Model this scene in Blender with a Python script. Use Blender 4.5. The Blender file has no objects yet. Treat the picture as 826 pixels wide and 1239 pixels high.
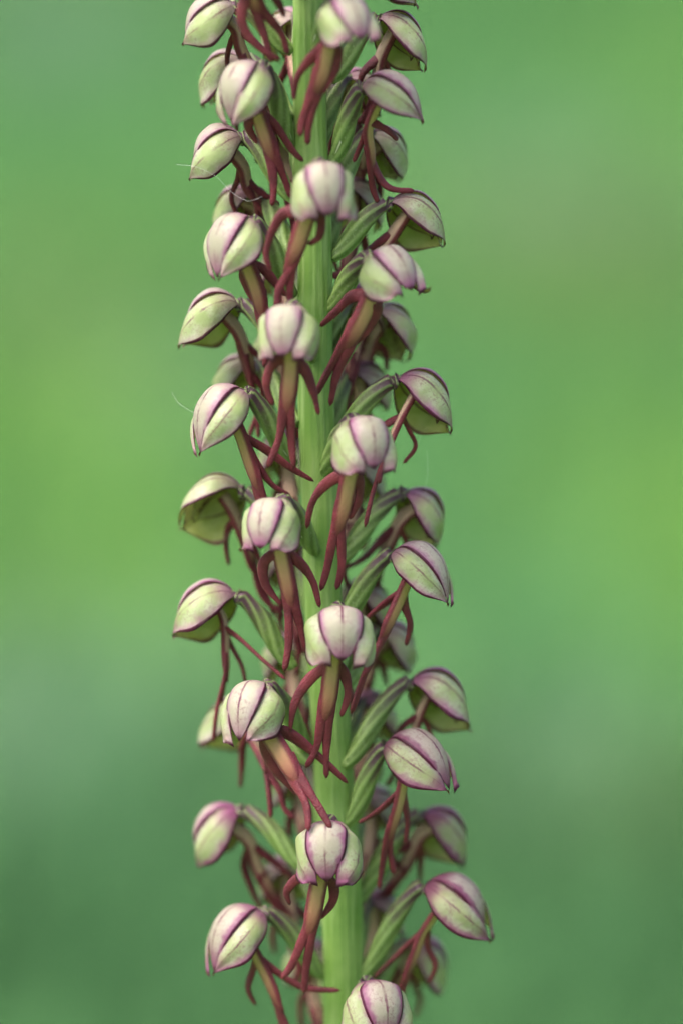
import bpy, math, random
import numpy as np
from mathutils import Vector, Matrix

scene = bpy.context.scene
col = scene.collection

# ------------------------------------------------------------------ camera
PX = 0.094e-3                     # metres per photo pixel at the stem
W_PX, H_PX = 826.0, 1239.0
AIM = Vector((0.0, 0.0, 0.26))    # point of the stem seen at the picture centre
DIST, PITCH = 0.50, math.radians(8.0)
FWD = Vector((0, math.cos(PITCH), -math.sin(PITCH)))
UPV = Vector((0, math.sin(PITCH), math.cos(PITCH)))
RGT = Vector((1, 0, 0))
CAM = AIM - FWD * DIST
cam_d = bpy.data.cameras.new('camera')
cam = bpy.data.objects.new('camera', cam_d); col.objects.link(cam)
cam.location = CAM
cam.rotation_euler = (math.radians(90) - PITCH, 0, 0)
cam_d.sensor_fit = 'VERTICAL'; cam_d.sensor_height = 36.0
cam_d.lens = 36.0 * DIST / (H_PX * PX)
cam_d.clip_start = 0.02; cam_d.clip_end = 500
cam_d.dof.use_dof = True
cam_d.dof.focus_distance = DIST - 0.0055
cam_d.dof.aperture_fstop = 6.1
cam_d.dof.aperture_blades = 0
scene.camera = cam

# ------------------------------------------------------------------ light
SUN_EL, SUN_AZ = math.radians(60), math.radians(238)   # azimuth from +Y, clockwise: to the camera's left, a little behind it
world = bpy.data.worlds.new('World'); scene.world = world
world.use_nodes = True
wn = world.node_tree; wn.nodes.clear()
sky = wn.nodes.new('ShaderNodeTexSky'); sky.sky_type = 'NISHITA'; sky.sun_disc = False
sky.sun_elevation = SUN_EL; sky.sun_rotation = SUN_AZ
sky.air_density = 0.6; sky.dust_density = 5.0; sky.ozone_density = 0.6
bgn = wn.nodes.new('ShaderNodeBackground'); bgn.inputs['Strength'].default_value = 0.125
wo = wn.nodes.new('ShaderNodeOutputWorld')
wn.links.new(sky.outputs[0], bgn.inputs[0]); wn.links.new(bgn.outputs[0], wo.inputs[0])
sd = bpy.data.lights.new('sun', 'SUN'); sd.energy = 1.4; sd.angle = math.radians(60); sd.color = (1, 0.96, 0.9)
sun = bpy.data.objects.new('sun', sd); col.objects.link(sun)
sdir = Vector((math.sin(SUN_AZ) * math.cos(SUN_EL), math.cos(SUN_AZ) * math.cos(SUN_EL), math.sin(SUN_EL)))
sun.rotation_euler = sdir.to_track_quat('Z', 'Y').to_euler()
sun.location = AIM + sdir * 2
vs = scene.view_settings
scene.display_settings.display_device = 'sRGB'
vs.view_transform = 'Standard'; vs.look = 'None'; vs.gamma = 1; vs.use_curve_mapping = False
vs.exposure = 1.74
scene.cycles.use_denoising = True
scene.cycles.denoising_input_passes = 'RGB_ALBEDO'
scene.cycles.max_bounces = 8
scene.cycles.adaptive_threshold = 0.004
scene.cycles.transparent_max_bounces = 8

# ------------------------------------------------------------------ helpers
def P(u, v, d=0.0):
    """photo pixel -> point on the upright plane standing d pixels in front of the stem"""
    r = FWD * DIST + RGT * ((u - W_PX / 2) * PX) - UPV * ((v - H_PX / 2) * PX)
    y = -d * PX
    t = (y - CAM.y) / r.y
    return CAM + r * t

def catmull(pts, n):
    pts = [np.array(p, float) for p in pts]
    if len(pts) == 2:
        return [pts[0] + (pts[1] - pts[0]) * i / (n - 1) for i in range(n)]
    seg = [np.linalg.norm(pts[i + 1] - pts[i]) for i in range(len(pts) - 1)]
    tot = sum(seg); acc = np.concatenate([[0], np.cumsum(seg)])
    P0 = [2 * pts[0] - pts[1]] + pts + [2 * pts[-1] - pts[-2]]
    out = []
    for i in range(n):
        s = tot * i / (n - 1)
        k = min(int(np.searchsorted(acc, s, side='right') - 1), len(seg) - 1)
        t = (s - acc[k]) / max(seg[k], 1e-12)
        a, b, c, d = P0[k], P0[k + 1], P0[k + 2], P0[k + 3]
        out.append(0.5 * (2 * b + (c - a) * t + (2 * a - 5 * b + 4 * c - d) * t * t + (3 * b - a - 3 * c + d) * t ** 3))
    return out

class MB:
    """collects vertices, faces and per-vertex attributes of one mesh"""
    def __init__(self):
        self.v, self.f, self.a = [], [], {}
    def add(self, verts, faces, **attrs):
        o = len(self.v)
        self.v += [tuple(map(float, p)) for p in verts]
        self.f += [tuple(i + o for i in f) for f in faces]
        for k in set(self.a) | set(attrs):
            lst = self.a.setdefault(k, [0.0] * o)
            lst += list(map(float, attrs.get(k, [0.0] * len(verts))))
    def build(self, name, mat, parent=None, origin=None):
        o = Vector(origin) if origin is not None else Vector((0, 0, 0))
        me = bpy.data.meshes.new(name)
        me.from_pydata([(x - o.x, y - o.y, z - o.z) for x, y, z in self.v], [], self.f)
        for k, lst in self.a.items():
            at = me.attributes.new(k, 'FLOAT', 'POINT'); at.data.foreach_set('value', np.array(lst, np.float32))
        me.polygons.foreach_set('use_smooth', [True] * len(me.polygons))
        me.materials.append(mat); me.update()
        ob = bpy.data.objects.new(name, me); col.objects.link(ob)
        if parent: ob.parent = parent
        return ob

def sweep(mb, pts, wid, thk, hint, n=22, seg=12, power=2.0, tt0=0.0, tt1=1.0, rib=None, kind=0.0, twist=0.0):
    """tube along pts; wid/thk are half sizes as functions of t; hint is the direction the flat side faces"""
    c = catmull(pts, n)
    hint = np.array(hint, float)
    V, A, T, K, R, Y = [], [], [], [], [], []
    for i in range(n):
        t = i / (n - 1)
        tg = c[min(i + 1, n - 1)] - c[max(i - 1, 0)]; tg /= np.linalg.norm(tg) + 1e-15
        side = np.cross(tg, hint); side /= np.linalg.norm(side) + 1e-15
        nor = np.cross(side, tg)
        w, h = wid(t), thk(t)
        for j in range(seg):
            a = 2 * math.pi * j / seg
            ca, sa = math.cos(a), math.sin(a)
            x = math.copysign(abs(ca) ** (2 / power), ca); y = math.copysign(abs(sa) ** (2 / power), sa)
            k = 1.0; rv = 0.0
            if rib:
                rv = math.cos(rib[0] * (a + twist * t)); k = 1 + rib[1] * rv
            V.append(c[i] + side * (x * w * k) + nor * (y * h * k))
            A.append(x); T.append(tt0 + (tt1 - tt0) * t); K.append(kind); R.append(rv); Y.append(y)
    F = []
    for i in range(n - 1):
        for j in range(seg):
            a, b = i * seg + j, i * seg + (j + 1) % seg
            F.append((a, a + seg, b + seg, b))
    F.append(tuple(range(seg))); F.append(tuple(reversed(range((n - 1) * seg, n * seg))))
    mb.add(V, F, uu=A, tt=T, kk=K, rr=R, yy=Y)
    return c

def sheet(mb, grid, thick, uu, tt, outward=None):
    """closed thin sheet from a grid [i][j] of points; the inner side carries inn = 1"""
    n, m = len(grid), len(grid[0])
    g = np.array(grid, float)
    du = np.gradient(g, axis=1); dt = np.gradient(g, axis=0)
    nr = np.cross(dt, du); nr /= np.linalg.norm(nr, axis=2, keepdims=True) + 1e-18
    if outward is not None and np.mean(np.sum(nr * outward(g), axis=2)) < 0: nr = -nr; flip = True
    else: flip = False
    nr[-1] = nr[-3]; nr[-2] = nr[-3]; nr[0] = nr[1]
    inner = g - nr * np.array(thick)[:, :, None]
    V = list(g.reshape(-1, 3)) + list(inner.reshape(-1, 3))
    o = n * m; F = []
    for i in range(n - 1):
        for j in range(m - 1):
            a = i * m + j
            F.append((a, a + m, a + m + 1, a + 1)); F.append((o + a, o + a + 1, o + a + m + 1, o + a + m))
    rim = [j for j in range(m)] + [i * m + m - 1 for i in range(1, n)] + [(n - 1) * m + j for j in range(m - 2, -1, -1)] + [i * m for i in range(n - 2, 0, -1)]
    for a, b in zip(rim, rim[1:] + rim[:1]):
        F.append((a, b, o + b, o + a))
    if flip: F = [f[::-1] for f in F]
    U = [uu[j] for i in range(n) for j in range(m)]; T = [tt[i] for i in range(n) for j in range(m)]
    mb.add(V, F, uu=U * 2, tt=T * 2, inn=[0.0] * o + [1.0] * o)

def sstep(a, b, x):
    t = min(1, max(0, (x - a) / (b - a))); return t * t * (3 - 2 * t)

# ------------------------------------------------------------------ materials
class NT:
    def __init__(self, name):
        self.m = bpy.data.materials.new(name); self.m.use_nodes = True
        self.t = self.m.node_tree; self.t.nodes.clear()
        self.out = self.n('ShaderNodeOutputMaterial')
    def n(self, ty, **kw):
        nd = self.t.nodes.new(ty)
        for k, v in kw.items(): setattr(nd, k, v)
        return nd
    def put(self, sock, val):
        if hasattr(val, 'is_output'): self.t.links.new(val, sock)
        else: sock.default_value = val
    def attr(self, name): return self.n('ShaderNodeAttribute', attribute_name=name).outputs['Fac']
    def math(self, op, a, b=0.0, c=0.0, clamp=False):
        nd = self.n('ShaderNodeMath', operation=op, use_clamp=clamp)
        for s, v in zip(nd.inputs, (a, b, c)): self.put(s, v)
        return nd.outputs[0]
    def ramp(self, x, a, b, lo=0.0, hi=1.0):
        nd = self.n('ShaderNodeMapRange', interpolation_type='SMOOTHSTEP')
        for s, v in zip(nd.inputs[:5], (x, a, b, lo, hi)): self.put(s, v)
        return nd.outputs[0]
    def mix(self, f, a, b):
        nd = self.n('ShaderNodeMix', data_type='RGBA')
        self.put(nd.inputs[0], f)
        for s, v in ((nd.inputs[6], a), (nd.inputs[7], b)):
            self.put(s, v if hasattr(v, 'is_output') else (*v, 1.0))
        return nd.outputs[2]
    def coord(self): return self.n('ShaderNodeTexCoord').outputs['Object']
    def noise(self, scale, detail=3, rough=0.55, vec=None, dist=0.0):
        nd = self.n('ShaderNodeTexNoise')
        self.t.links.new(vec if vec is not None else self.coord(), nd.inputs['Vector'])
        nd.inputs['Scale'].default_value = scale; nd.inputs['Detail'].default_value = detail
        nd.inputs['Roughness'].default_value = rough; nd.inputs['Distortion'].default_value = dist
        return nd.outputs[0]
    def finish(self, color, rough=0.5, spec=0.4, trans=0.0, tcol=None, bump=None, bstr=0.3, bdist=0.0001, sheen=0.0):
        p = self.n('ShaderNodeBsdfPrincipled')
        self.put(p.inputs['Base Color'], color if hasattr(color, 'is_output') else (*color, 1))
        self.put(p.inputs['Roughness'], rough); p.inputs['Specular IOR Level'].default_value = spec
        p.inputs['Sheen Weight'].default_value = sheen
        nrm = None
        if bump is not None:
            b = self.n('ShaderNodeBump'); b.inputs['Strength'].default_value = bstr; b.inputs['Distance'].default_value = bdist
            self.put(b.inputs['Height'], bump); nrm = b.outputs[0]; self.t.links.new(nrm, p.inputs['Normal'])
        sh = p.outputs[0]
        if trans > 0:
            tr = self.n('ShaderNodeBsdfTranslucent'); self.put(tr.inputs[0], tcol if tcol is not None else color)
            mx = self.n('ShaderNodeMixShader'); mx.inputs[0].default_value = trans
            self.t.links.new(sh, mx.inputs[1]); self.t.links.new(tr.outputs[0], mx.inputs[2]); sh = mx.outputs[0]
        self.t.links.new(sh, self.out.inputs[0])
        return self.m

def mat_sepal():
    k = NT('sepal_tissue')
    uu, tt, inn = k.attr('uu'), k.attr('tt'), k.attr('inn')
    oi = k.n('ShaderNodeObjectInfo')
    sp = k.n('ShaderNodeSeparateColor'); k.t.links.new(oi.outputs['Color'], sp.inputs[0])
    flush, dors, age = sp.outputs[0], sp.outputs[1], sp.outputs[2]
    au = k.math('ABSOLUTE', uu)
    n1 = k.noise(420, 3); n2 = k.noise(3000, 3, 0.6); n3 = k.noise(900, 2)
    # waxy pale green, whiter and pinker towards the back of the hood
    base = k.mix(k.ramp(n1, 0.3, 0.7), (0.36, 0.44, 0.20), (0.60, 0.64, 0.49))
    base = k.mix(k.math('MULTIPLY', k.ramp(au, 0.85, 0.1), 0.55), base, (0.40, 0.50, 0.19))
    base = k.mix(k.math('MULTIPLY', dors, 0.55), base, (0.54, 0.42, 0.45))
    # rosy flush: along the margins, at the base and tip
    m1 = k.ramp(k.math('ADD', au, k.math('MULTIPLY', k.math('SUBTRACT', n3, 0.5), 0.5)), 0.46, 0.98)
    m2 = k.math('MAXIMUM', k.ramp(tt, 0.32, 0.0), k.ramp(tt, 0.72, 1.0))
    m3 = k.math('MAXIMUM', m1, m2)
    fl = k.math('MULTIPLY', k.math('MULTIPLY', m3, k.math('ADD', 0.88, k.math('MULTIPLY', dors, 0.12))), k.math('ADD', k.math('MULTIPLY', flush, 1.15), 0.15), clamp=True)
    base = k.mix(fl, base, (0.38, 0.13, 0.27))
    am = k.math('MULTIPLY', age, k.ramp(k.math('ADD', m3, k.math('MULTIPLY', k.math('SUBTRACT', n1, 0.5), 0.8)), 0.0, 0.8, 0.25, 1.0), clamp=True)
    base = k.mix(am, base, (0.20, 0.06, 0.11))
    # speckles
    spk = k.math('MULTIPLY', k.ramp(n2, 0.50, 0.62), k.ramp(n1, 0.34, 0.62))
    spk = k.math('MULTIPLY', spk, k.ramp(au, 0.75, 0.1, 0.45, 0.85))
    base = k.mix(k.math('MULTIPLY', spk, 0.6), base, (0.26, 0.085, 0.13))
    n4 = k.noise(7000, 2, 0.7)
    base = k.mix(k.ramp(n4, 0.45, 0.75, 0.0, 0.22), base, (0.30, 0.20, 0.16))
    # veins: centre line broken up, and the dark margin
    wob = k.math('ADD', uu, k.math('MULTIPLY', k.math('SUBTRACT', n3, 0.5), 0.10))
    vein = k.math('MULTIPLY', k.ramp(k.math('ABSOLUTE', wob), 0.09, 0.015), k.ramp(n1, 0.30, 0.60))
    vein = k.math('MULTIPLY', vein, k.ramp(tt, 1.0, 0.6, 0.35, 0.75))
    vein = k.math('MULTIPLY', vein, k.math('ADD', 1.0, k.math('MULTIPLY', dors, 0.30)), clamp=True)
    fan = k.math('PINGPONG', k.math('ADD', k.math('MULTIPLY', uu, 3.0), k.math('MULTIPLY', n3, 1.1)), 0.5)
    fine = k.math('MULTIPLY', k.ramp(fan, 0.09, 0.0), k.ramp(n1, 0.45, 0.70, 0.0, 0.45))
    base = k.mix(fine, base, (0.30, 0.13, 0.16))
    base = k.mix(vein, base, (0.16, 0.035, 0.075))
    mar = k.ramp(k.math('ADD', au, k.math('MULTIPLY', k.math('SUBTRACT', n3, 0.5), 0.08)), 0.84, 0.92)
    mar = k.math('MAXIMUM', mar, k.ramp(tt, 0.93, 0.985))
    base = k.mix(k.math('MULTIPLY', mar, k.ramp(n1, 0.25, 0.50, 0.72, 1.0)), base, (0.085, 0.010, 0.036))
    inner = k.mix(k.ramp(n1, 0.3, 0.7), (0.46, 0.53, 0.12), (0.60, 0.66, 0.25))
    inner = k.mix(k.math('MULTIPLY', mar, 0.85), inner, (0.16, 0.02, 0.04))
    colr = k.mix(inn, base, inner)
    return k.finish(colr, 0.36, 0.40, 0.42, colr, k.math('ADD', k.noise(4200, 3, 0.65), k.math('MULTIPLY', n3, 2.0)), 0.5, 0.00012)

def mat_lip():
    k = NT('lip_tissue')
    uu, tt, kk = k.attr('uu'), k.attr('tt'), k.attr('kk')
    n1 = k.noise(500, 3); n2 = k.noise(5200, 2, 0.65)
    red = k.mix(k.ramp(n1, 0.3, 0.7), (0.085, 0.007, 0.014), (0.155, 0.018, 0.028))
    tan = k.mix(k.ramp(tt, 0.0, 0.9), (0.46, 0.36, 0.16), (0.34, 0.15, 0.085))
    f = k.ramp(k.math('ADD', k.math('ABSOLUTE', uu), k.math('MULTIPLY', k.math('SUBTRACT', n1, 0.5), 0.25)), 0.86, 0.34)
    f = k.math('MULTIPLY', k.math('MULTIPLY', f, kk), k.ramp(tt, 1.0, 0.60))
    c = k.mix(f, red, tan)
    pale = k.math('MULTIPLY', k.math('MULTIPLY', k.ramp(k.attr('yy'), -0.25, -0.8), k.ramp(k.math('ABSOLUTE', uu), 1.0, 0.55)), k.math('MULTIPLY', kk, k.ramp(tt, 1.0, 0.45)))
    c = k.mix(k.math('MULTIPLY', pale, 0.80), c, (0.52, 0.37, 0.26))
    c = k.mix(k.math('MULTIPLY', k.ramp(n2, 0.58, 0.76), 0.25), c, (0.42, 0.16, 0.17))
    return k.finish(c, 0.48, 0.35, 0.0, None, k.math('ADD', n2, n1), 0.9, 0.00016, sheen=0.05)

def mat_stem():
    k = NT('stem_tissue')
    n1 = k.noise(120, 3); rr = k.attr('rr')
    cd = k.n('ShaderNodeMapping'); k.t.links.new(k.coord(), cd.inputs[0]); cd.inputs['Scale'].default_value = (1, 1, 0.06)
    n2 = k.noise(1500, 3, 0.6, cd.outputs[0])
    c = k.mix(k.ramp(n1, 0.3, 0.7), (0.115, 0.23, 0.040), (0.20, 0.32, 0.080))
    c = k.mix(k.math('MULTIPLY', k.ramp(n2, 0.45, 0.72), 0.40), c, (0.38, 0.50, 0.20))
    c = k.mix(k.math('MULTIPLY', k.math('MULTIPLY', k.ramp(rr, -0.3, -1.0), n1), 0.3), c, (0.13, 0.28, 0.04))
    return k.finish(c, 0.42, 0.4, 0.0, None, k.math('ADD', n2, k.noise(3500, 2)), 0.4, 0.00012)

def mat_ovary():
    k = NT('ovary_tissue')
    rr, tt = k.attr('rr'), k.attr('tt')
    n1 = k.noise(500, 3); n2 = k.noise(3500, 2)
    c = k.mix(k.ramp(k.math('ADD', rr, k.math('MULTIPLY', k.math('SUBTRACT', n1, 0.5), 2.2)), -1.0, 1.0), (0.10, 0.17, 0.035), (0.20, 0.30, 0.085))
    pur = k.math('MULTIPLY', k.ramp(k.math('ADD', tt, k.math('MULTIPLY', k.math('SUBTRACT', n1, 0.5), 0.5)), 0.40, 0.85), k.ramp(rr, 0.8, -0.2, 0.45, 0.97))
    c = k.mix(k.math('MULTIPLY', k.ramp(n2, 0.5, 0.7), 0.22), c, (0.42, 0.50, 0.28))
    c = k.mix(pur, c, (0.065, 0.025, 0.045))
    return k.finish(c, 0.5, 0.35, 0.0, None, n2, 0.5, 0.0001)

def mat_bract():
    k = NT('bract_tissue')
    n1 = k.noise(600, 3); au = k.math('ABSOLUTE', k.attr('uu'))
    c = k.mix(k.ramp(n1, 0.3, 0.7), (0.42, 0.52, 0.27), (0.56, 0.62, 0.42))
    c = k.mix(k.ramp(au, 0.15, 0.0, 0, 0.6), c, (0.22, 0.32, 0.10))
    return k.finish(c, 0.5, 0.3, 0.3, c)

def mat_grass():
    k = NT('grass_blades')
    at = k.n('ShaderNodeAttribute', attribute_name='tint')
    return k.finish(at.outputs['Color'], 0.75, 0.12, 0.45, at.outputs['Color'])

def mat_ground():
    k = NT('mossy_soil')
    n1 = k.noise(3.0, 4); n2 = k.noise(40, 4)
    c = k.mix(k.ramp(n1, 0.35, 0.65), (0.07, 0.16, 0.04), (0.10, 0.20, 0.05))
    c = k.mix(k.ramp(n2, 0.5, 0.7, 0, 0.6), c, (0.08, 0.07, 0.035))
    return k.finish(c, 0.9, 0.2, 0, None, n2, 0.6, 0.02)

def mat_thread():
    k = NT('silk_thread')
    n1 = k.noise(900, 2)
    return k.finish(k.mix(n1, (0.75, 0.76, 0.74), (0.85, 0.86, 0.86)), 0.3, 0.6)

M_SEPAL, M_LIP, M_STEM, M_OV, M_BR = mat_sepal(), mat_lip(), mat_stem(), mat_ovary(), mat_bract()
M_GRASS, M_GROUND, M_THREAD = mat_grass(), mat_ground(), mat_thread()

# ------------------------------------------------------------------ ground and meadow behind
rng = np.random.default_rng(11)
def ground_z(x, y):
    far = np.clip(y - 5.0, 0, None)
    return 0.16 * far ** 1.15 * 0.8 + 0.015 * np.sin(x * 3.1 + 1.0) * np.cos(y * 2.3) * np.clip(y, 0, 1)

def build_ground():
    xs = np.concatenate([np.linspace(-40, -3, 14), np.linspace(-2.5, 2.5, 41), np.linspace(3, 40, 14)])
    ys = np.concatenate([np.linspace(-8, -0.6, 8), np.linspace(-0.5, 10, 85), np.linspace(11, 60, 30)])
    X, Y = np.meshgrid(xs, ys)
    Z = ground_z(X, Y)
    mb = MB(); nx, ny = len(xs), len(ys)
    mb.add(np.stack([X, Y, Z], -1).reshape(-1, 3), [(i * nx + j, i * nx + j + 1, (i + 1) * nx + j + 1, (i + 1) * nx + j) for i in range(ny - 1) for j in range(nx - 1)])
    g = mb.build('ground', M_GROUND); g['kind'] = 'structure'
    g['label'] = 'mossy green meadow ground under the blurred grass'
    return g
build_ground()

# patches of differently coloured turf, the dark ones painted shade: x, y (metres on the ground), radius, colour, weight
TINT = {
    'blue':  (0.108, 0.275, 0.122), 'mid': (0.130, 0.290, 0.072), 'lime': (0.180, 0.360, 0.062),
    'olive': (0.185, 0.270, 0.090), 'grey': (0.200, 0.325, 0.205), 'dark': (0.060, 0.160, 0.060),  # dark: shadowed gaps low in the grass, put into the blade colour
}
def ground_hit(u, v, h=0.07):
    """where the ray through a photo pixel meets the grass tops"""
    r = FWD * DIST + RGT * ((u - W_PX / 2) * PX) - UPV * ((v - H_PX / 2) * PX)
    best = None
    for y in np.arange(0.35, 12, 0.02):
        t = (y - CAM.y) / r.y; p = CAM + r * t
        if p.z < ground_z(p.x, y) + h: return p.x, y
    return p.x, y
PATCH = []
for u, v, rad, nm in ((60, 40, 90, 'grey'), (110, 160, 110, 'blue'), (150, 330, 120, 'mid'), (20, 380, 60, 'olive'), (30, 560, 110, 'lime'),
                      (110, 470, 60, 'olive'), (190, 520, 70, 'grey'), (120, 760, 110, 'lime'), (20, 960, 150, 'grey'), (100, 1000, 90, 'blue'),
                      (40, 1230, 260, 'dark'), (170, 1230, 240, 'dark'), (640, 140, 120, 'blue'), (800, 150, 130, 'lime'), (690, 330, 130, 'olive'),
                      (640, 270, 90, 'grey'), (730, 500, 100, 'mid'), (610, 560, 80, 'blue'), (800, 660, 130, 'lime'), (815, 790, 120, 'lime'),
                      (640, 760, 120, 'blue'), (730, 890, 90, 'blue'), (640, 1010, 90, 'grey'), (790, 1090, 90, 'olive'), (760, 1200, 280, 'dark'), (620, 1240, 240, 'dark')):
    x, y = ground_hit(u, v)
    k = (y - CAM.y) / DIST * PX
    PATCH.append((x, y, rad * k * 1.1, np.array(TINT[nm])))

def build_grass():
    N = 46000
    y = 0.30 + 9.5 * rng.random(N) ** 2.1
    half = 0.16 + (y - CAM.y) * 0.135
    x = (rng.random(N) * 2 - 1) * half
    z = ground_z(x, y)
    far = y / 3.0
    hgt = (0.05 + 0.075 * rng.random(N)) * (1 + 0.25 * np.clip(far, 0, 2))
    wid = (0.0018 + 0.0028 * rng.random(N)) * (1 + 1.2 * np.clip(far, 0, 3))
    az = rng.random(N) * 6.283; lean = 0.15 + 0.75 * rng.random(N)
    fx, fy = np.cos(az), np.sin(az); sx, sy = -fy, fx
    lev = np.array([0, 0.35, 0.7, 1.0]); wl = np.array([0.8, 1.0, 0.7, 0.06])
    V = np.zeros((N, 8, 3))
    for i in range(4):
        b = lean * lev[i] ** 1.8 * hgt
        cz = z + hgt * (lev[i] - 0.25 * lean * lev[i] ** 2)
        for s, o in ((-1, 0), (1, 1)):
            V[:, 2 * i + o, 0] = x + fx * b + s * sx * wid * wl[i]
            V[:, 2 * i + o, 1] = y + fy * b + s * sy * wid * wl[i]
            V[:, 2 * i + o, 2] = cz
    V[:, :2, 2] -= 0.004
    base = (np.arange(N) * 8)[:, None, None]
    F = np.array([[0, 1, 3, 2], [2, 3, 5, 4], [4, 5, 7, 6]])[None] + base
    # turf colours, painted shade patches included
    c0 = np.array(TINT['mid']) * 0.6 + np.array(TINT['blue']) * 0.4
    C = np.tile(c0, (N, 1)); Wt = np.full(N, 0.16); C *= Wt[:, None]
    for px, py, pr, pc in PATCH:
        dy = (y - py) / max(pr * 3.0, 0.08); dx = (x - px) / pr
        w = np.exp(-(dx * dx + dy * dy) * 1.2); C += w[:, None] * pc; Wt += w
    C /= Wt[:, None]
    C *= (0.88 + 0.24 * rng.random(N))[:, None]
    me = bpy.data.meshes.new('grass')
    me.vertices.add(N * 8); me.vertices.foreach_set('co', V.reshape(-1))
    me.loops.add(N * 12); me.loops.foreach_set('vertex_index', F.reshape(-1).astype(np.int32))
    me.polygons.add(N * 3)
    me.polygons.foreach_set('loop_start', np.arange(N * 3, dtype=np.int32) * 4)
    me.polygons.foreach_set('use_smooth', np.ones(N * 3, bool))
    at = me.attributes.new('tint', 'FLOAT_COLOR', 'POINT')
    rgba = np.ones((N, 8, 4)); rgba[:, :, :3] = C[:, None, :]
    at.data.foreach_set('color', rgba.reshape(-1).astype(np.float32))
    me.update(calc_edges=True); me.validate()
    me.materials.append(M_GRASS)
    o = bpy.data.objects.new('grass', me); col.objects.link(o)
    o['kind'] = 'stuff'; o['label'] = 'soft green meadow grass blurred far behind the orchid'; o['category'] = 'grass'
build_grass()

# ------------------------------------------------------------------ the orchid
orchid = bpy.data.objects.new('orchid', None); col.objects.link(orchid)
orchid['label'] = 'flowering orchid spike with pale hooded flowers and dangling maroon lips on a green stem'
orchid['category'] = 'orchid'

STEM = [(-140, 368, 18), (0, 374, 19), (150, 375, 19.5), (300, 381, 20), (450, 381, 21), (600, 387, 22), (750, 392, 23), (900, 402, 24), (1100, 414, 25), (1239, 417, 26), (1500, 420, 28)]
def stem_u(v):
    vs_, us, _ = zip(*STEM); return float(np.interp(v, vs_, us))
def stem_r(v):
    vs_, _, rs = zip(*STEM); return float(np.interp(v, vs_, rs))
orchid.location = Vector((P(420, 1500).x, 0, 0))
ORG = orchid.location

def build_stem():
    pts = [tuple(P(420, 1500) * 0 + Vector((ORG.x, 0, -0.01))), (ORG.x, 0, 0.08)] + [tuple(P(u, v, 0)) for v, u, _ in reversed(STEM)]
    n = len(pts)
    mb = MB()
    sweep(mb, pts, lambda t: (37 - 18.5 * t) * PX, lambda t: (37 - 18.5 * t) * PX, (0, -1, 0), n=90, seg=72, rib=(17, 0.016), twist=0.8)
    return mb.build('stem', M_STEM, orchid, ORG)
build_stem()

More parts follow.
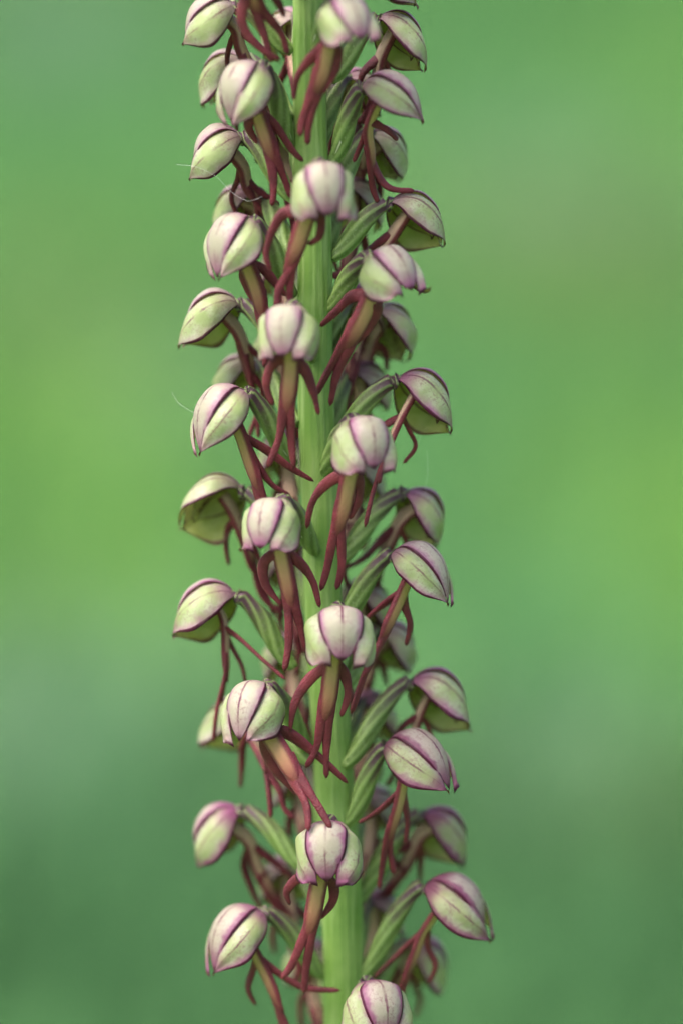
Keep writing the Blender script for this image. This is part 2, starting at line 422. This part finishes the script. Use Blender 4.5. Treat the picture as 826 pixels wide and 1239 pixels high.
def make_flower(i, c, d, phi=None, droop=40, roll=0, L=88, rw=0.44, tipr=0.09, flush=0.6, age=0.0, ext=(0, 0), root=None, lip=None, hood=True, ov_d=None, bract=True, puff=0.05, bend=0.10):
    R = random.Random(100 + i)
    u, v = c
    if phi is None:
        phi = math.degrees(math.atan2(u - stem_u(v), d))
    droop += R.uniform(-3, 3); roll += R.uniform(-5, 5); bend += R.uniform(-0.03, 0.05); rw *= R.uniform(0.96, 1.03)
    ph, dr, ro = math.radians(phi), math.radians(droop), math.radians(roll)
    out = np.array((math.sin(ph), -math.cos(ph), 0.0))
    a = out * math.cos(dr) + np.array((0, 0, -math.sin(dr)))
    s = np.cross(a, (0, 0, 1.0)); s /= np.linalg.norm(s)
    nD = np.cross(s, a)
    s, nD = s * math.cos(ro) + nD * math.sin(ro), nD * math.cos(ro) - s * math.sin(ro)
    Lm = L * PX; rmax = rw * Lm
    C0 = np.array(P(u, v, d))
    B = C0 - a * 0.47 * Lm
    fl = bpy.data.objects.new('flower', None); col.objects.link(fl); fl.parent = orchid
    fl.location = Vector(B) - ORG
    org = Vector(B)
    def loc(x, y, z): return B + a * x * Lm + s * y * Lm + nD * z * Lm
    def prof(t, tr):
        pk = 0.40
        if t < pk:
            q = 1 - (t + 0.003) / (pk + 0.003); f = max(0.0, 1 - abs(q) ** 2.3) ** 0.52
        else:
            f = math.cos(math.pi / 2 * ((t - pk) / (1 - pk)) ** 1.35) if t < 1 else 0.0
        return max(f, 0.0) * (1 - tr) + tr * sstep(0.0, 0.35, t)
    def tepal(name, thc, amax, sgn, length, tr, lift, flare, dors, inset=1.0, wav=0.02, tipcurl=0.0):
        n, m = 26, 15
        us = [-1 + 2 * j / (m - 1) for j in range(m)]; ts = [0.003 + 0.997 * (k / (n - 1)) ** 1.3 for k in range(n)]
        p1, p2 = R.uniform(0, 6), R.uniform(0, 6); splay = R.uniform(-0.05, 0.16)
        g, th = [], []
        for t in ts:
            row = []; trow = []
            bw = 0.80 + 0.20 * sstep(0, 0.3, t)
            if thc == 0:                        # dorsal: strap that closes to a blunt point
                x_ = max(0, (t - 0.55) / 0.45); hw_ = amax * bw * (1 - 0.22 * x_ ** 2.0) * (math.sqrt(max(0.001, 1 - max(0, (t - 0.84) / 0.16) ** 2.2)))
                lo_, hi_ = -hw_, hw_
            else:                               # the others: upper edge keeps to the dorsal sepal, lower edge sweeps up to the tip
                mid_ = thc - 0.25 * amax
                lo_ = mid_ + (thc - amax - mid_) * bw * (1 - max(0, (t - 0.82) / 0.18) ** 2.0)
                hi_ = mid_ + (thc + amax - mid_) * bw * math.sqrt(max(0.0004, 1 - max(0, (t - 0.50) / 0.50) ** 2.4))
            for q in us:
                ang = math.radians(lo_ + (hi_ - lo_) * (q + 1) / 2) * sgn
                e_ = 1.0 if thc == 0 else sstep(-1.0, 0.1, q)       # along its upper edge a lateral sepal tucks under the dorsal one
                r = prof(t, tr * e_ + tipr * 0.8 * (1 - e_)) * rw * inset
                r *= 1 + puff * (1 - q * q) + (lift * sstep(0.3, 1, abs(q)) if thc == 0 else lift * sstep(0.0, -0.8, q) if q < 0 else 0.0)
                r *= 1 + flare * max(0, q) ** 3 * sstep(0.2, 0.8, t) + (0 if thc == 0 else splay * t * t * sstep(-0.8, 0.3, q))
                wv = wav * (1.0 if thc == 0 else sstep(-1, 0, q)); r *= 1 + wv * math.sin(5 * t + p1 + 2 * q) + wv * 0.7 * math.sin(11 * t + p2 - 3 * q) * abs(q)
                x = t * length
                z = r * math.cos(ang) * 0.92 - bend * t * t + 0.03 - (tipcurl if thc == 0 else 0.04 * (1 - e_)) * t ** 3
                y = r * math.sin(ang)
                row.append(loc(x, y, z)); trow.append((0.016 + 0.010 * (1 - q * q)) * Lm * (0.5 + 0.5 * (1 - t)) * (1 - 0.8 * sstep(0.85, 1, t)))
            g.append(row); th.append(trow)
        if sgn < 0: g = [r_[::-1] for r_ in g]; us_ = us[::-1]
        else: us_ = us
        mb = MB(); sheet(mb, g, th, us_, ts, lambda G: G - (B + a * 0.42 * Lm))
        o = mb.build(name, M_SEPAL, fl, org)
        o.color = (min(1, max(0, flush + R.uniform(-0.12, 0.12))), dors, age, 1)
        return o
    if hood:
        tipx = R.uniform(-0.03, 0.03)
        tepal('dorsal_sepal', 0, 42, 1, 0.97 + tipx, tipr * 0.8, 0.0, 0, 1.0, wav=0.012, tipcurl=0.04)
        for k, sg in enumerate((-1, 1)):
            tepal('lateral_sepal', 75 + ext[k] * 0.5, 44 + ext[k] * 0.5, sg, 1.02 + R.uniform(-0.04, 0.05), tipr * 1.25, -0.11, 0.26 + R.uniform(-0.08, 0.16), 0.0, wav=0.045)
        for sg in (-1, 1):
            tepal('petal', 52, 30, sg, 0.80, 0.1, 0.0, 0.0, 0.0, inset=0.80)
    # ---- ovary and its bract
    sgn = 1 if u > stem_u(v) else -1
    if root is None:
        rv = v + 62 if abs(phi) > 35 else v + 30
        rd = stem_r(rv) * math.cos(ph); ru = stem_u(rv) + stem_r(rv) * 0.9 * math.sin(ph)
    else:
        ru, rv = root; sr = stem_r(rv); rd = math.sqrt(max(0, sr * sr - min(sr, abs(ru - stem_u(rv))) ** 2)) * (1 if d >= -20 else -1)
        if ov_d is not None: rd = ov_d
    rp = np.array(P(ru, rv, rd)); Bi = B + a * 0.06 * Lm + nD * 0.02 * Lm
    span = np.linalg.norm(Bi - rp)
    up = np.array((0, 0, 1.0))
    mid = rp * 0.45 + Bi * 0.55 + (up * 0.11 - out * 0.03) * span
    near = Bi - a * 0.07 * span + (mid - Bi) * 0.16 + nD * 0.015 * span
    mb = MB()
    sweep(mb, [rp - out * 4 * PX - up * 3 * PX, rp * 0.75 + mid * 0.25 + out * 2 * PX, mid, near, Bi],
          lambda t: (6.0 + 6.0 * math.sin(math.pi * min(1, t * 1.05)) ** 0.8 if t < 0.80 else 6.0 + 6.0 * math.sin(math.pi * 0.84) ** 0.8) * PX,
          lambda t: (6.0 + 6.0 * math.sin(math.pi * min(1, t * 1.05)) ** 0.8 if t < 0.80 else 6.0 + 6.0 * math.sin(math.pi * 0.84) ** 0.8) * PX,
          out, n=30, seg=36, rib=(6, 0.06), twist=R.uniform(1.2, 3.6))
    mb.build('ovary', M_OV, fl, org)
    if bract:
        bl = min(0.80 * span, 58 * PX)
        dirn = (mid - rp) / np.linalg.norm(mid - rp)
        sd_ = np.cross(dirn, up); sd_ /= np.linalg.norm(sd_) + 1e-12
        under = np.cross(sd_, dirn); under *= -1 if np.dot(under, up) > 0 else 1
        n, m = 14, 7; g, th = [], []
        for k in range(n):
            t = k / (n - 1); hw = 9.5 * PX * (math.sin(math.pi * (0.12 + 0.88 * t)) ** 0.8 if t < 1 else 0.0) + 0.3 * PX
            row = []
            for j in range(m):
                q = -1 + 2 * j / (m - 1)
                row.append(rp + dirn * bl * t + sd_ * hw * q + under * (10 * PX * (1 - 0.55 * q * q) * (0.5 + 0.5 * math.sin(math.pi * t)) + 6 * PX * t * t))
            g.append(row); th.append([1.1 * PX] * m)
        mb = MB(); sheet(mb, g, th, [-1 + 2 * j / (m - 1) for j in range(m)], [k / (n - 1) for k in range(n)])
        mb.build('bract', M_BR, fl, org)
    # ---- the man-shaped lip
    if lip:
        d0 = lip.get('d', (d - 8, d - 20)); w = lip.get('w', 11.0)
        body = lip['body']; nb = len(body)
        legs = [list(l) for l in lip.get('legs', [])]; arms = [list(l) for l in lip.get('arms', [])]
        (bx0, by0), (bx1, by1) = body[0], body[-1]
        if len(legs) == 1:
            ex, ey = legs[0][-1]; legs.append([(bx1 + (ex - bx1) * 0.5 + R.choice((-9, 9)), by1 + 16), (ex + R.choice((-14, 14)), ey + R.uniform(-12, 8))])
        sides = [1 if a_[-1][0] > bx0 else -1 for a_ in arms]
        for sd2 in (-1, 1):
            if sd2 not in sides and len(arms) < 2:
                x1_ = bx0 + (bx1 - bx0) * 0.4
                arms.append([(x1_ + sd2 * 15, by0 + 18), (x1_ + sd2 * R.uniform(15, 24), by0 + 40), (x1_ + sd2 * R.uniform(8, 20), by0 + R.uniform(56, 70))])
        pts = [np.array(P(bu, bv, d0[0] + (d0[1] - d0[0]) * k / max(1, nb - 1))) for k, (bu, bv) in enumerate(body)]
        mouth = loc(0.30, 0, 0.10) if hood else pts[0] + np.array((0, 0, 10 * PX))
        mb = MB()
        face = out + np.array((0, -0.55 if abs(phi) < 86 else 0.35, 0.0)); face /= np.linalg.norm(face)
        cb = sweep(mb, [mouth] + pts if hood else pts, lambda t: w * PX * (0.72 + 0.28 * math.sin(math.pi * (0.10 + 0.75 * t))) * (1 - 0.55 * sstep(0.72, 1, t)), lambda t: w * 0.50 * PX * (1 - 0.6 * sstep(0.8, 1, t)), face, n=26, seg=16, power=2.5, kind=1.0)
        def limb(poly, startp, dd, w0, w1, fac, lead):
            pp = [np.array(P(x + R.uniform(-1.3, 1.3), y + R.uniform(-1, 1), dd[0] + (dd[1] - dd[0]) * (k + 1) / len(poly))) for k, (x, y) in enumerate(poly)]
            face2 = face + np.array((R.uniform(-0.35, 0.35), -0.2, R.uniform(-0.25, 0.25))); face2 /= np.linalg.norm(face2)
            sweep(mb, ([lead] if lead is not None else []) + [startp] + pp, lambda t, q1=R.uniform(0, 6): (1 + 0.09 * math.sin(7 * t + q1) + 0.05 * math.sin(17 * t + 2 * q1)) * (w0 + (w1 - w0) * t ** 1.3) * PX * (1.0 if t < 0.93 else math.sqrt(max(0.03, 1 - ((t - 0.93) / 0.07) ** 2))),
                  lambda t: (w0 * 0.50 + (w1 * 0.8 - w0 * 0.50) * t) * PX * (1.0 if t < 0.93 else math.sqrt(max(0.03, 1 - ((t - 0.93) / 0.07) ** 2))), face2, n=24, seg=12, power=2.6)
        for k, leg in enumerate(legs):
            sg = 1 if k == 0 else -1
            sidev = np.cross(cb[-2] - cb[-8], face); sidev /= np.linalg.norm(sidev)
            off = sidev * w * 0.36 * PX * (1 if np.dot(sidev, np.array(P(*leg[-1], d0[1])) - cb[-1]) > 0 else -1) * 1
            off2 = off - face * w * 0.22 * PX
            limb(leg, cb[-4] + off, lip.get('dl', (d0[1], d0[1] - 4 - 6 * k)), w * 0.64, 3.4, 0, cb[-10] + off2)
        for k, arm in enumerate(arms):
            st = cb[int(len(cb) * (0.36 if hood else 0.1))]
            limb(arm, np.array(st), lip['da'][k] if k < len(lip.get('da', ())) else (d0[0] - 2, d0[0] - 14), w * 0.72, 2.6, 0, None)
        mb.build('lip', M_LIP, fl, org)
    return fl

F = []
def fw(**k): F.append(k)
# --- above the frame: only the lip reaches into the picture
fw(c=(318, -45), d=95, lip=dict(body=[(306, -15), (316, 20)], legs=[[(322, 45), (328, 75)], [(341, 40), (348, 66)]], arms=[[(292, 20), (310, 55), (340, 72)], [(335, 0), (344, 20)]]))
fw(c=(395, -70), d=100)
# --- side towards the picture's left
fw(c=(255, 28), d=-10, phi=-92, droop=34, L=76, roll=8, flush=0.45, root=(350, 60), lip=dict(body=[(284, 32), (292, 60), (310, 95)], legs=[[(320, 130), (318, 150)]], arms=[[(300, 45), (332, 72)]]))
fw(c=(274, 97), d=-85, phi=-125, droop=36, L=78, flush=0.35, root=(352, 140), lip=dict(body=[(300, 95), (316, 130)], legs=[[(330, 160)]]))
fw(c=(297, 112), d=62, phi=-48, L=82, flush=0.6, root=(352, 178), ext=(-20, -20), rw=0.44, tipr=0.12, droop=46, lip=dict(body=[(312, 135), (324, 170), (334, 200)], legs=[[(332, 225), (328, 250)], [(345, 215), (352, 240)]], arms=[[(336, 155), (355, 182), (368, 196)], [(302, 150), (312, 175)]]))
fw(c=(263, 187), d=-25, phi=-95, droop=30, L=78, roll=6, flush=0.5, root=(354, 240), lip=dict(body=[(293, 200), (300, 225), (318, 250)], legs=[[(332, 275)]], arms=[[(305, 225), (338, 248)]]))
fw(c=(290, 256), d=-95, phi=-135, droop=40, L=70, flush=0.6, root=(355, 310), lip=dict(body=[(308, 250), (318, 280)], legs=[[(325, 310)]]))
fw(c=(283, 299), d=58, phi=-48, droop=44, L=86, flush=0.65, root=(352, 355), ext=(-20, -20), rw=0.43, tipr=0.12, lip=dict(body=[(302, 325), (313, 355), (320, 390)], legs=[[(322, 420), (320, 445)], [(332, 420)]], arms=[[(318, 325), (335, 345), (345, 358)], [(294, 332), (306, 365)]]))
fw(c=(256, 389), d=-30, phi=-98, droop=32, L=86, roll=-14, flush=0.35, ext=(0, 0), root=(355, 440), lip=dict(body=[(286, 398), (297, 425), (308, 460)], legs=[[(310, 500), (312, 530)]], arms=[[(300, 420), (325, 440)], [(292, 425), (304, 470)]]))
fw(c=(288, 460), d=-95, phi=-130, droop=40, L=70, flush=0.3, root=(358, 510))
fw(c=(268, 508), d=52, droop=38, flush=0.6, root=(352, 560), ext=(-20, -20), rw=0.42, tipr=0.08, L=94, phi=-60, lip=dict(w=9.5, d=(52, 46), body=[(290, 522), (303, 560), (316, 600)], legs=[[(322, 640)], [(330, 640)]], arms=[[(318, 543), (350, 565), (380, 583)], [(310, 560), (330, 585), (352, 600)]]))
fw(c=(258, 612), d=-35, phi=-102, droop=22, L=88, roll=-34, flush=0.4, ext=(-10, 10), root=(358, 660), lip=dict(body=[(282, 618), (296, 650), (308, 690)], legs=[[(316, 720), (345, 745)]], arms=[[(308, 660), (320, 690)]]))
fw(c=(250, 742), d=5, phi=-93, droop=28, L=90, roll=-22, flush=0.75, root=(352, 805), lip=dict(w=8, d=(6, 10), body=[(271, 752), (273, 790), (275, 825)], legs=[[(264, 860), (258, 898)], [(268, 850)]], arms=[[(290, 772), (318, 798), (346, 822)], [(280, 780), (292, 805), (298, 830)]], da=[(10, 45), (0, -10)]))
fw(c=(278, 880), d=-75, phi=-118, droop=30, L=84, roll=-20, flush=0.3, root=(372, 920), lip=dict(w=9, d=(-40, 10), body=[(300, 885), (314, 910), (322, 935)], legs=[[(327, 960), (329, 990)], [(338, 958), (345, 978), (357, 992)]], dl=(12, 20)))
fw(c=(306, 862), d=92, phi=-30, droop=40, L=84, tipr=0.26, flush=0.55, root=(372, 905), lip=dict(w=12.5, d=(92, 118), body=[(322, 880), (343, 915), (366, 955)], legs=[[(371, 975), (372, 1005)], [(384, 975), (402, 1003)]], dl=(120, 138), arms=[[(350, 888), (385, 915), (422, 948)], [(322, 905), (336, 935), (362, 964)]], da=[(92, 78), (88, 80)]))
fw(c=(268, 1011), d=-35, phi=-106, droop=48, L=88, roll=6, flush=0.85, root=(368, 1050), age=0.3, lip=dict(body=[(300, 1015), (312, 1050), (336, 1095)], legs=[[(350, 1120)], [(356, 1110)]], arms=[[(296, 1045), (308, 1080), (318, 1105)], [(318, 1032), (338, 1048), (355, 1066)]]))
fw(c=(288, 1137), d=50, droop=36, flush=0.9, root=(390, 1180), ext=(-20, -20), rw=0.42, tipr=0.1, L=96, age=0.45, phi=-62, lip=dict(w=8.5, d=(50, 60), body=[(310, 1155), (325, 1185), (342, 1225)], legs=[[(356, 1262)], [(348, 1262)]], arms=[[(338, 1178), (368, 1194), (411, 1199)]], da=[(50, 60)]))
fw(c=(330, 1290), d=30)
# --- down the middle, facing out
fw(c=(419, 28), d=105, phi=32, droop=34, L=74, tipr=0.48, ext=(2, 2), flush=0.75, roll=-4, lip=dict(d=(95, 80), body=[(398, 52), (390, 88), (377, 122)], legs=[[(367, 145), (362, 165)], [(375, 150), (371, 176)]], arms=[[(377, 70), (361, 92), (355, 121)], [(408, 62), (404, 88), (389, 113)]]))
fw(c=(391, 230), d=120, phi=12, droop=46, L=76, tipr=0.47, ext=(2, 2), flush=0.75, rw=0.460, lip=dict(d=(108, 92), body=[(370, 265), (360, 295), (346, 330)], legs=[[(338, 350), (334, 372)], [(352, 345), (352, 372)]], arms=[[(345, 258), (329, 280), (322, 308), (328, 330)], [(388, 262), (386, 285), (372, 297)]]))
fw(c=(348, 402), d=122, phi=-12, droop=46, L=76, tipr=0.51, ext=(2, 2), flush=0.75, rw=0.440, lip=dict(d=(110, 92), body=[(352, 432), (350, 470), (346, 506)], legs=[[(338, 530), (324, 565)], [(353, 530), (355, 568)]], arms=[[(331, 440), (322, 465), (329, 491)], [(368, 448), (379, 475), (386, 502)]]))
fw(c=(471, 333), d=82, phi=46, droop=32, L=78, tipr=0.49, ext=(2, 2), flush=0.75, roll=-10, root=(400, 375), lip=dict(w=12.5, d=(72, 66), body=[(453, 348), (437, 385), (413, 428)], legs=[[(395, 455), (382, 478)], [(406, 455), (400, 491)]], arms=[[(425, 360), (405, 378), (387, 395)], [(456, 375), (444, 400), (424, 420)]]))
fw(c=(439, 539), d=112, phi=24, droop=44, L=78, tipr=0.46, ext=(2, 2), flush=0.75, rw=0.460, lip=dict(d=(100, 84), body=[(424, 570), (416, 610), (405, 655)], legs=[[(396, 685), (388, 714)], [(412, 685), (408, 713)]], arms=[[(398, 583), (378, 607), (371, 640)], [(434, 582), (432, 605), (422, 628)]]))
fw(c=(329, 636), d=110, phi=-24, droop=46, L=76, tipr=0.51, ext=(2, 2), flush=0.75, rw=0.460, lip=dict(d=(100, 86), body=[(340, 668), (348, 705), (354, 742)], legs=[[(350, 775), (345, 812)], [(364, 760), (370, 790)]], arms=[[(320, 680), (322, 708), (341, 734)], [(364, 682), (379, 705), (387, 735)]]))
fw(c=(411, 770), d=118, phi=5, droop=44, L=80, tipr=0.45, ext=(2, 2), flush=0.65, rw=0.490, lip=dict(d=(108, 90), body=[(402, 805), (398, 840), (391, 880)], legs=[[(382, 905), (370, 930)], [(395, 905), (394, 942)]], arms=[[(375, 820), (358, 850), (352, 884)], [(416, 815), (421, 840), (412, 867)]]))
fw(c=(397, 1030), d=118, phi=-4, droop=46, L=82, tipr=0.43, ext=(2, 2), flush=1.00, rw=0.470, age=0.3, lip=dict(d=(106, 92), body=[(385, 1072), (379, 1105), (371, 1140)], legs=[[(355, 1165), (340, 1186)], [(371, 1165), (368, 1203)]], arms=[[(362, 1062), (347, 1078), (351, 1096)], [(402, 1068), (402, 1090), (388, 1113)]]))
fw(c=(455, 1224), d=108, phi=22, droop=44, L=84, tipr=0.44, ext=(2, 2), flush=0.95, rw=0.470, age=0.4, lip=dict(d=(98, 80), body=[(436, 1268), (430, 1310)], legs=[[(420, 1350)], [(436, 1350)]]))
# --- side towards the picture's right
fw(c=(470, -22), d=-30, phi=95, droop=36, L=80, flush=0.4)
fw(c=(482, 50), d=-30, phi=97, droop=40, L=80, roll=24, flush=0.45, root=(404, 95), lip=dict(body=[(460, 70), (455, 105), (448, 130)], legs=[[(440, 150)]]))
fw(c=(474, 124), ext=(-16, -16), d=35, phi=74, droop=24, L=86, flush=0.7, root=(404, 195), rw=0.40, tipr=0.05, age=0.3, lip=dict(w=8, d=(25, 0), body=[(446, 152), (448, 185), (450, 210)], legs=[[(470, 226), (502, 232)], [(452, 228), (458, 245)]], arms=[[(468, 158), (480, 170)], [(436, 175), (428, 196)]]))
fw(c=(464, 188), d=-90, phi=128, droop=45, L=74, flush=0.35, root=(404, 240), lip=dict(body=[(440, 190), (432, 225)], legs=[[(420, 255)]]))
fw(c=(502, 270), d=-20, phi=96, droop=36, L=84, roll=22, flush=0.5, root=(405, 310), lip=dict(body=[(474, 285), (460, 305), (445, 318)], legs=[[(420, 328), (402, 336)]]))
fw(c=(470, 402), d=-85, phi=122, droop=48, L=76, roll=14, flush=0.5, root=(408, 440), lip=dict(body=[(450, 408), (440, 445), (428, 480)], legs=[[(418, 510)], [(428, 512)]], arms=[[(436, 425), (422, 445), (408, 468)], [(466, 425), (468, 450)]]))
fw(c=(511, 487), d=5, phi=92, droop=38, L=88, roll=24, flush=0.75, root=(408, 530), lip=dict(w=8.5, d=(10, 40), body=[(488, 500), (474, 530), (462, 560)], legs=[[(450, 600), (442, 638)], [(458, 585)]], dl=(42, 60)))
fw(c=(508, 626), d=-50, phi=105, droop=52, L=78, roll=14, flush=0.7, root=(410, 680), lip=dict(body=[(484, 630), (470, 660), (455, 690)], legs=[[(442, 720)]], arms=[[(460, 655), (440, 675), (414, 690)]]))
fw(c=(508, 697), d=38, phi=70, droop=32, L=92, flush=0.7, root=(410, 760), rw=0.42, ext=(-20, -20), lip=dict(w=9, d=(40, 52), body=[(487, 716), (474, 745), (458, 778)], legs=[[(444, 810), (424, 864)], [(440, 820)]], arms=[[(468, 728), (452, 742), (440, 755)]], dl=(56, 66)))
fw(c=(473, 785), d=-90, phi=125, droop=48, L=74, flush=0.6, root=(418, 830), lip=dict(body=[(452, 790), (444, 820), (436, 855)], legs=[[(432, 880)]], arms=[[(462, 805), (468, 830)]]))
fw(c=(531, 849), d=-15, phi=96, droop=34, L=92, roll=24, flush=0.75, root=(420, 925), lip=dict(w=8.5, body=[(508, 862), (500, 890), (490, 920)], legs=[[(480, 950)]]))
fw(c=(504, 926), ext=(-16, -16), d=60, phi=60, droop=24, L=98, flush=0.8, root=(424, 995), rw=0.44, roll=0, age=0.75, tipr=0.2, lip=dict(w=8, d=(52, 40), body=[(483, 968), (474, 1000), (466, 1025)], legs=[[(462, 1045), (458, 1075)], [(472, 1035), (478, 1058)]], arms=[[(468, 972), (452, 986), (434, 996)], [(490, 975), (494, 995), (490, 1022)]]))
fw(c=(532, 1013), d=-50, phi=104, droop=50, L=82, roll=10, flush=0.95, root=(432, 1090), age=0.7, lip=dict(w=12, body=[(508, 1010), (490, 1045), (470, 1075)], legs=[[(454, 1090)], [(462, 1092)]]))
fw(c=(550, 1101), d=30, phi=76, droop=32, L=100, flush=0.85, root=(440, 1180), rw=0.42, tipr=0.14, age=0.75, ext=(-20, -20), lip=dict(w=8, d=(30, 30), body=[(512, 1128), (500, 1158), (486, 1190)], legs=[[(476, 1215)], [(482, 1220)]], arms=[[(490, 1145), (470, 1165), (450, 1184)]]))
fw(c=(512, 1168), d=-85, phi=120, droop=48, L=82, flush=0.8, age=0.15, root=(442, 1215), lip=dict(body=[(490, 1170), (480, 1210)], legs=[[(470, 1240)]]))

# --- the far side of the spike, mostly hidden by the stem
for q_, (u_, v_) in enumerate(((352, 45), (428, 118), (340, 170), (432, 250), (345, 330), (436, 378), (338, 425), (440, 470), (345, 555), (432, 585), (348, 690), (440, 735), (352, 800), (446, 870), (360, 950), (452, 985), (345, 1068), (455, 1110), (375, 1170))):
    sg_ = 1 if u_ > stem_u(v_) else -1
    fw(c=(u_, v_), d=-108 + 8 * (q_ % 3), phi=180 - sg_ * (20 + 6 * (q_ % 4)), droop=40, L=78, flush=0.5 + 0.1 * (q_ % 3), roll=0,
       lip=dict(w=10, d=(-90, -55), body=[(u_ - sg_ * 3, v_ + 22), (u_ - sg_ * 8, v_ + 52), (u_ - sg_ * 14, v_ + 82)], legs=[[(u_ - sg_ * 16, v_ + 105), (u_ - sg_ * 10, v_ + 128)], [(u_ - sg_ * 26, v_ + 102), (u_ - sg_ * 32, v_ + 124)]]))
for i, k in enumerate(F):
    make_flower(i, **k)

# ------------------------------------------------------------------ stray silk threads
def thread(pts, label, r=0.45):
    mb = MB()
    base = Vector(P(*pts[0]))
    sweep(mb, [P(*p) for p in pts], lambda t: r * PX, lambda t: r * PX, (0.2, -1, 0.3), n=28, seg=6)
    o = mb.build('silk_thread', M_THREAD, None, base); o.location = base
    o['label'] = label; o['category'] = 'thread'
thread([(214, 199, 6), (238, 202, 16), (262, 214, 22), (280, 232, 26), (300, 243, 40), (318, 238, 52)], 'fine pale silk thread curling beside a cream and green hood', 0.08)
thread([(516, 545, -20), (517, 570, -22), (514, 592, -26), (513, 612, -30)], 'fine pale silk thread hanging straight above a blurred purple hood', 0.08)
thread([(488, 556, -10), (497, 548, -6), (505, 538, -4), (508, 528, 0)], 'wispy silk strand hooked under a gaping purple striped hood', 0.06)
thread([(208, 474, 0), (216, 487, 10), (227, 495, 25), (236, 500, 40)], 'faint silk strand caught on a pale purple striped hood', 0.06)
